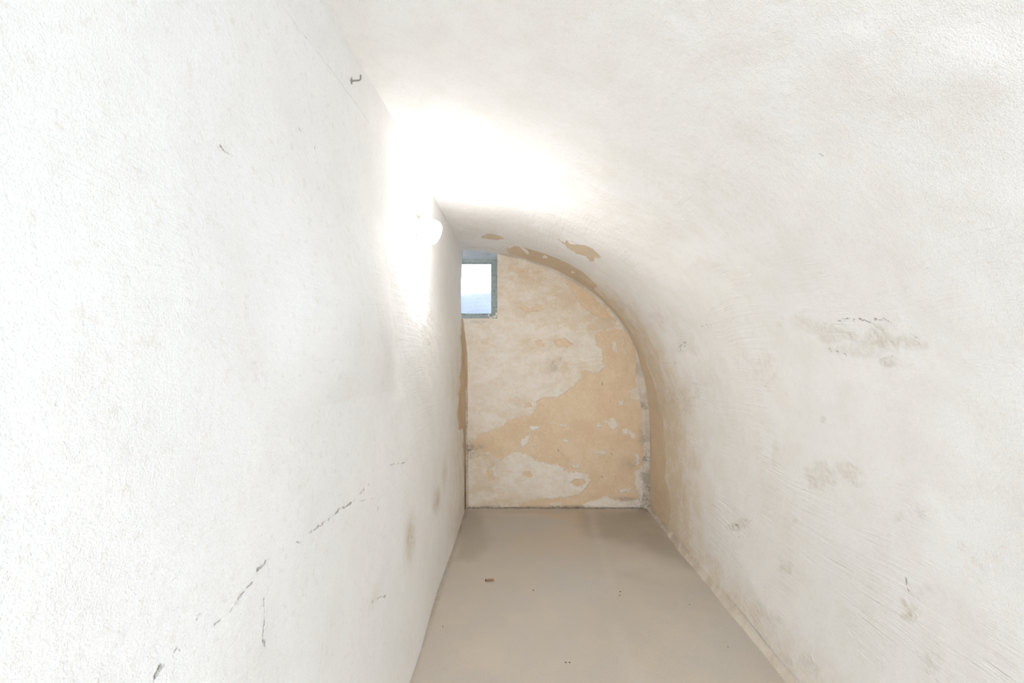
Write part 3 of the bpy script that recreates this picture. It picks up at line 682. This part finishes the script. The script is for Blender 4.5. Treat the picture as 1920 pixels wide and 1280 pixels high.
# ---------------------------------------------------------------- wall lamp
M_porc = simple('white_porcelain', (238, 234, 228), .35, 0, .05, .0001)
tl_ = NT('glowing_opal_glass'); e = tl_.b
e.inputs['Base Color'].default_value = (.9, .9, .88, 1); e.inputs['Roughness'].default_value = .3
e.inputs['Emission Color'].default_value = (*LAMP_COL, 1); e.inputs['Emission Strength'].default_value = LAMP_STR
lamp = bpy.data.objects.new('wall_lamp', None); C.objects.link(lamp)
lamp.location = (XLAMP, 2.12, H+.588)
tag(lamp, 'lit round white wall lamp with opal glass on slanted base, high on left wall', 'lamp')
R0 = (0, math.pi/2, 0)
V, Fc = lathe([(.040, -.012), (.043, -.002), (.043, .005), (.038, .009), (.030, .011)]); o = mesh('back_plate', V, Fc, M_porc, lamp, True); o.rotation_euler = R0
tilt = math.radians(114)
V, Fc = lathe([(.030, -.004), (.034, .006), (.046, .016), (.051, .021), (.052, .030), (.050, .034), (.047, .035)]); o = mesh('collar', V, Fc, M_porc, lamp, True); o.rotation_euler = (0, tilt, 0); o.location = (.006, 0, 0)
V, Fc = lathe([(.044, .033), (.0465, .040), (.053, .046), (.056, .056), (.0565, .070), (.055, .082), (.050, .094), (.040, .102), (.026, .107), (.010, .109)])
gl = mesh('glass_globe', V, Fc, tl_.m, lamp, True); gl.rotation_euler = (0, tilt, 0); gl.location = (.006, 0, 0)
gl['label'] = 'glowing opal glass globe'
M_cab = simple('aged_cable_sheath', (222, 200, 182), .6, 0, .3)
V, Fc = tube([(.004, -.012, .040), (.007, -.012, .055), (.003, -.014, .075), (-.001, -.014, .100), (-.004, -.015, .128)], [.007, .006, .0045, .0045, .004]); o = mesh('cable', V, Fc, M_cab, lamp, True); o['label'] = 'beige cable entering the base from above'
V, Fc = lathe([(.009, 0), (.009, .012), (.006, .016)], 16); o = mesh('cable_gland', V, Fc, M_cab, lamp, True); o.location = (.010, -.012, .034)

# ---------------------------------------------------------------- hook high on the left wall
M_steel = simple('dull_zinc_steel', (150, 147, 142), .5, .15, .3)
hook = bpy.data.objects.new('wall_hook', None); C.objects.link(hook); hook.location = (XHOOK, 1.289, H+.768)
tag(hook, 'small right-angled grey metal hook screwed high into the white left wall', 'hook')
V, Fc = lathe([(.003, -.004), (.0048, -.002), (.0048, .002), (.003, .004)], 20); o = mesh('rosette', V, Fc, M_steel, hook, True); o.rotation_euler = R0; o.location = (.001, 0, 0)
pth = [(-.012, 0, 0), (.0, 0, 0), (.010, 0, .0005), (.018, 0, .001), (.0235, 0, .002), (.0268, 0, .005), (.0275, 0, .010), (.0272, 0, .0165)]
V, Fc = tube(pth, .0022, 14); mesh('hook_shank', V, Fc, M_steel, hook, True)
V, Fc = tube([(.0015, .0, -.009), (.0022, 0, -.001), (.0015, 0, .009)], [.0016, .0026, .0016], 10); mesh('mounting_lug', V, Fc, M_steel, hook, True)

# ---------------------------------------------------------------- scrap and crumbs on the floor
M_wood = simple('brown_wood_scrap', (150, 118, 86), .8, 0, .5, .0008, 120, (96, 70, 46)); M_char = simple('dark_end', (62, 46, 32), .9)
def fpos(px, py): (x, y), = fpts([(px, py)]); return x, y
x, y = fpos(918, 1089)
sc = bpy.data.objects.new('wood_scrap', None); C.objects.link(sc); sc.location = (x, y, floor_z(x, y)); sc.rotation_euler = (0, 0, math.radians(4))
tag(sc, 'small brown scrap of wood with dark left end lying on the floor', 'wood scrap')
V = []; Fc = []; nn = 10; mm = 8
for i in range(nn+1):
    xx = -.020+.044*i/nn
    for j in range(mm):
        a = 2*math.pi*j/mm; r = 1+.14*math.sin(i*2.1+j*1.7); V.append((xx, .0085*r*math.cos(a), .0055+.0058*r*math.sin(a)))
for i in range(nn):
    for j in range(mm): Fc.append((i*mm+j, i*mm+(j+1) % mm, (i+1)*mm+(j+1) % mm, (i+1)*mm+j))
Fc += [tuple(range(mm-1, -1, -1)), tuple(nn*mm+j for j in range(mm))]
mesh('splinter', V, Fc, M_wood, sc)
V = []; Fc = []; lump_mesh(-.0215, 0, .005, .0035, .0085, .006, 3); mesh('burnt_end', V, Fc, M_char, sc, True)['label'] = 'dark charred end'
M_crumb = simple('dark_crumb', (126, 108, 88), .9)
crumbs = ((1000, 1107, 4.5, 'tiny dark crumb right of the wood scrap near mid floor'), (1163, 1109, 4, 'tiny dark crumb, farther of the close pair right of mid floor'), (1162, 1116, 3.5, 'tiny dark crumb, nearer of the close pair right of mid floor'),
          (1061, 1242, 4.5, 'tiny dark crumb near the camera, left one of two side by side'), (1068, 1242, 4, 'tiny dark crumb near the camera, right one of two side by side'),
          (830, 1175, 3, 'tiny dark crumb beside the foot of the left wall'), (1293, 1134, 3, 'tiny dark crumb between mid floor and the right wall'), (1365, 1213, 3, 'tiny dark crumb near the foot of the right wall'))
for i, (px, py, s_, lb) in enumerate(crumbs):
    x, y = fpos(px, py); V = []; Fc = []; r = s_*y/F*.36
    lump_mesh(0, 0, r*.4, r*1.1, r*1.3, r*.6, 20+i, 8, 6)
    o = mesh('crumb', V, Fc, M_crumb, None, True, (x, y, floor_z(x, y))); o.rotation_euler = (0, 0, i*1.3)
    tag(o, lb, 'crumb', 'crumbs on the floor')
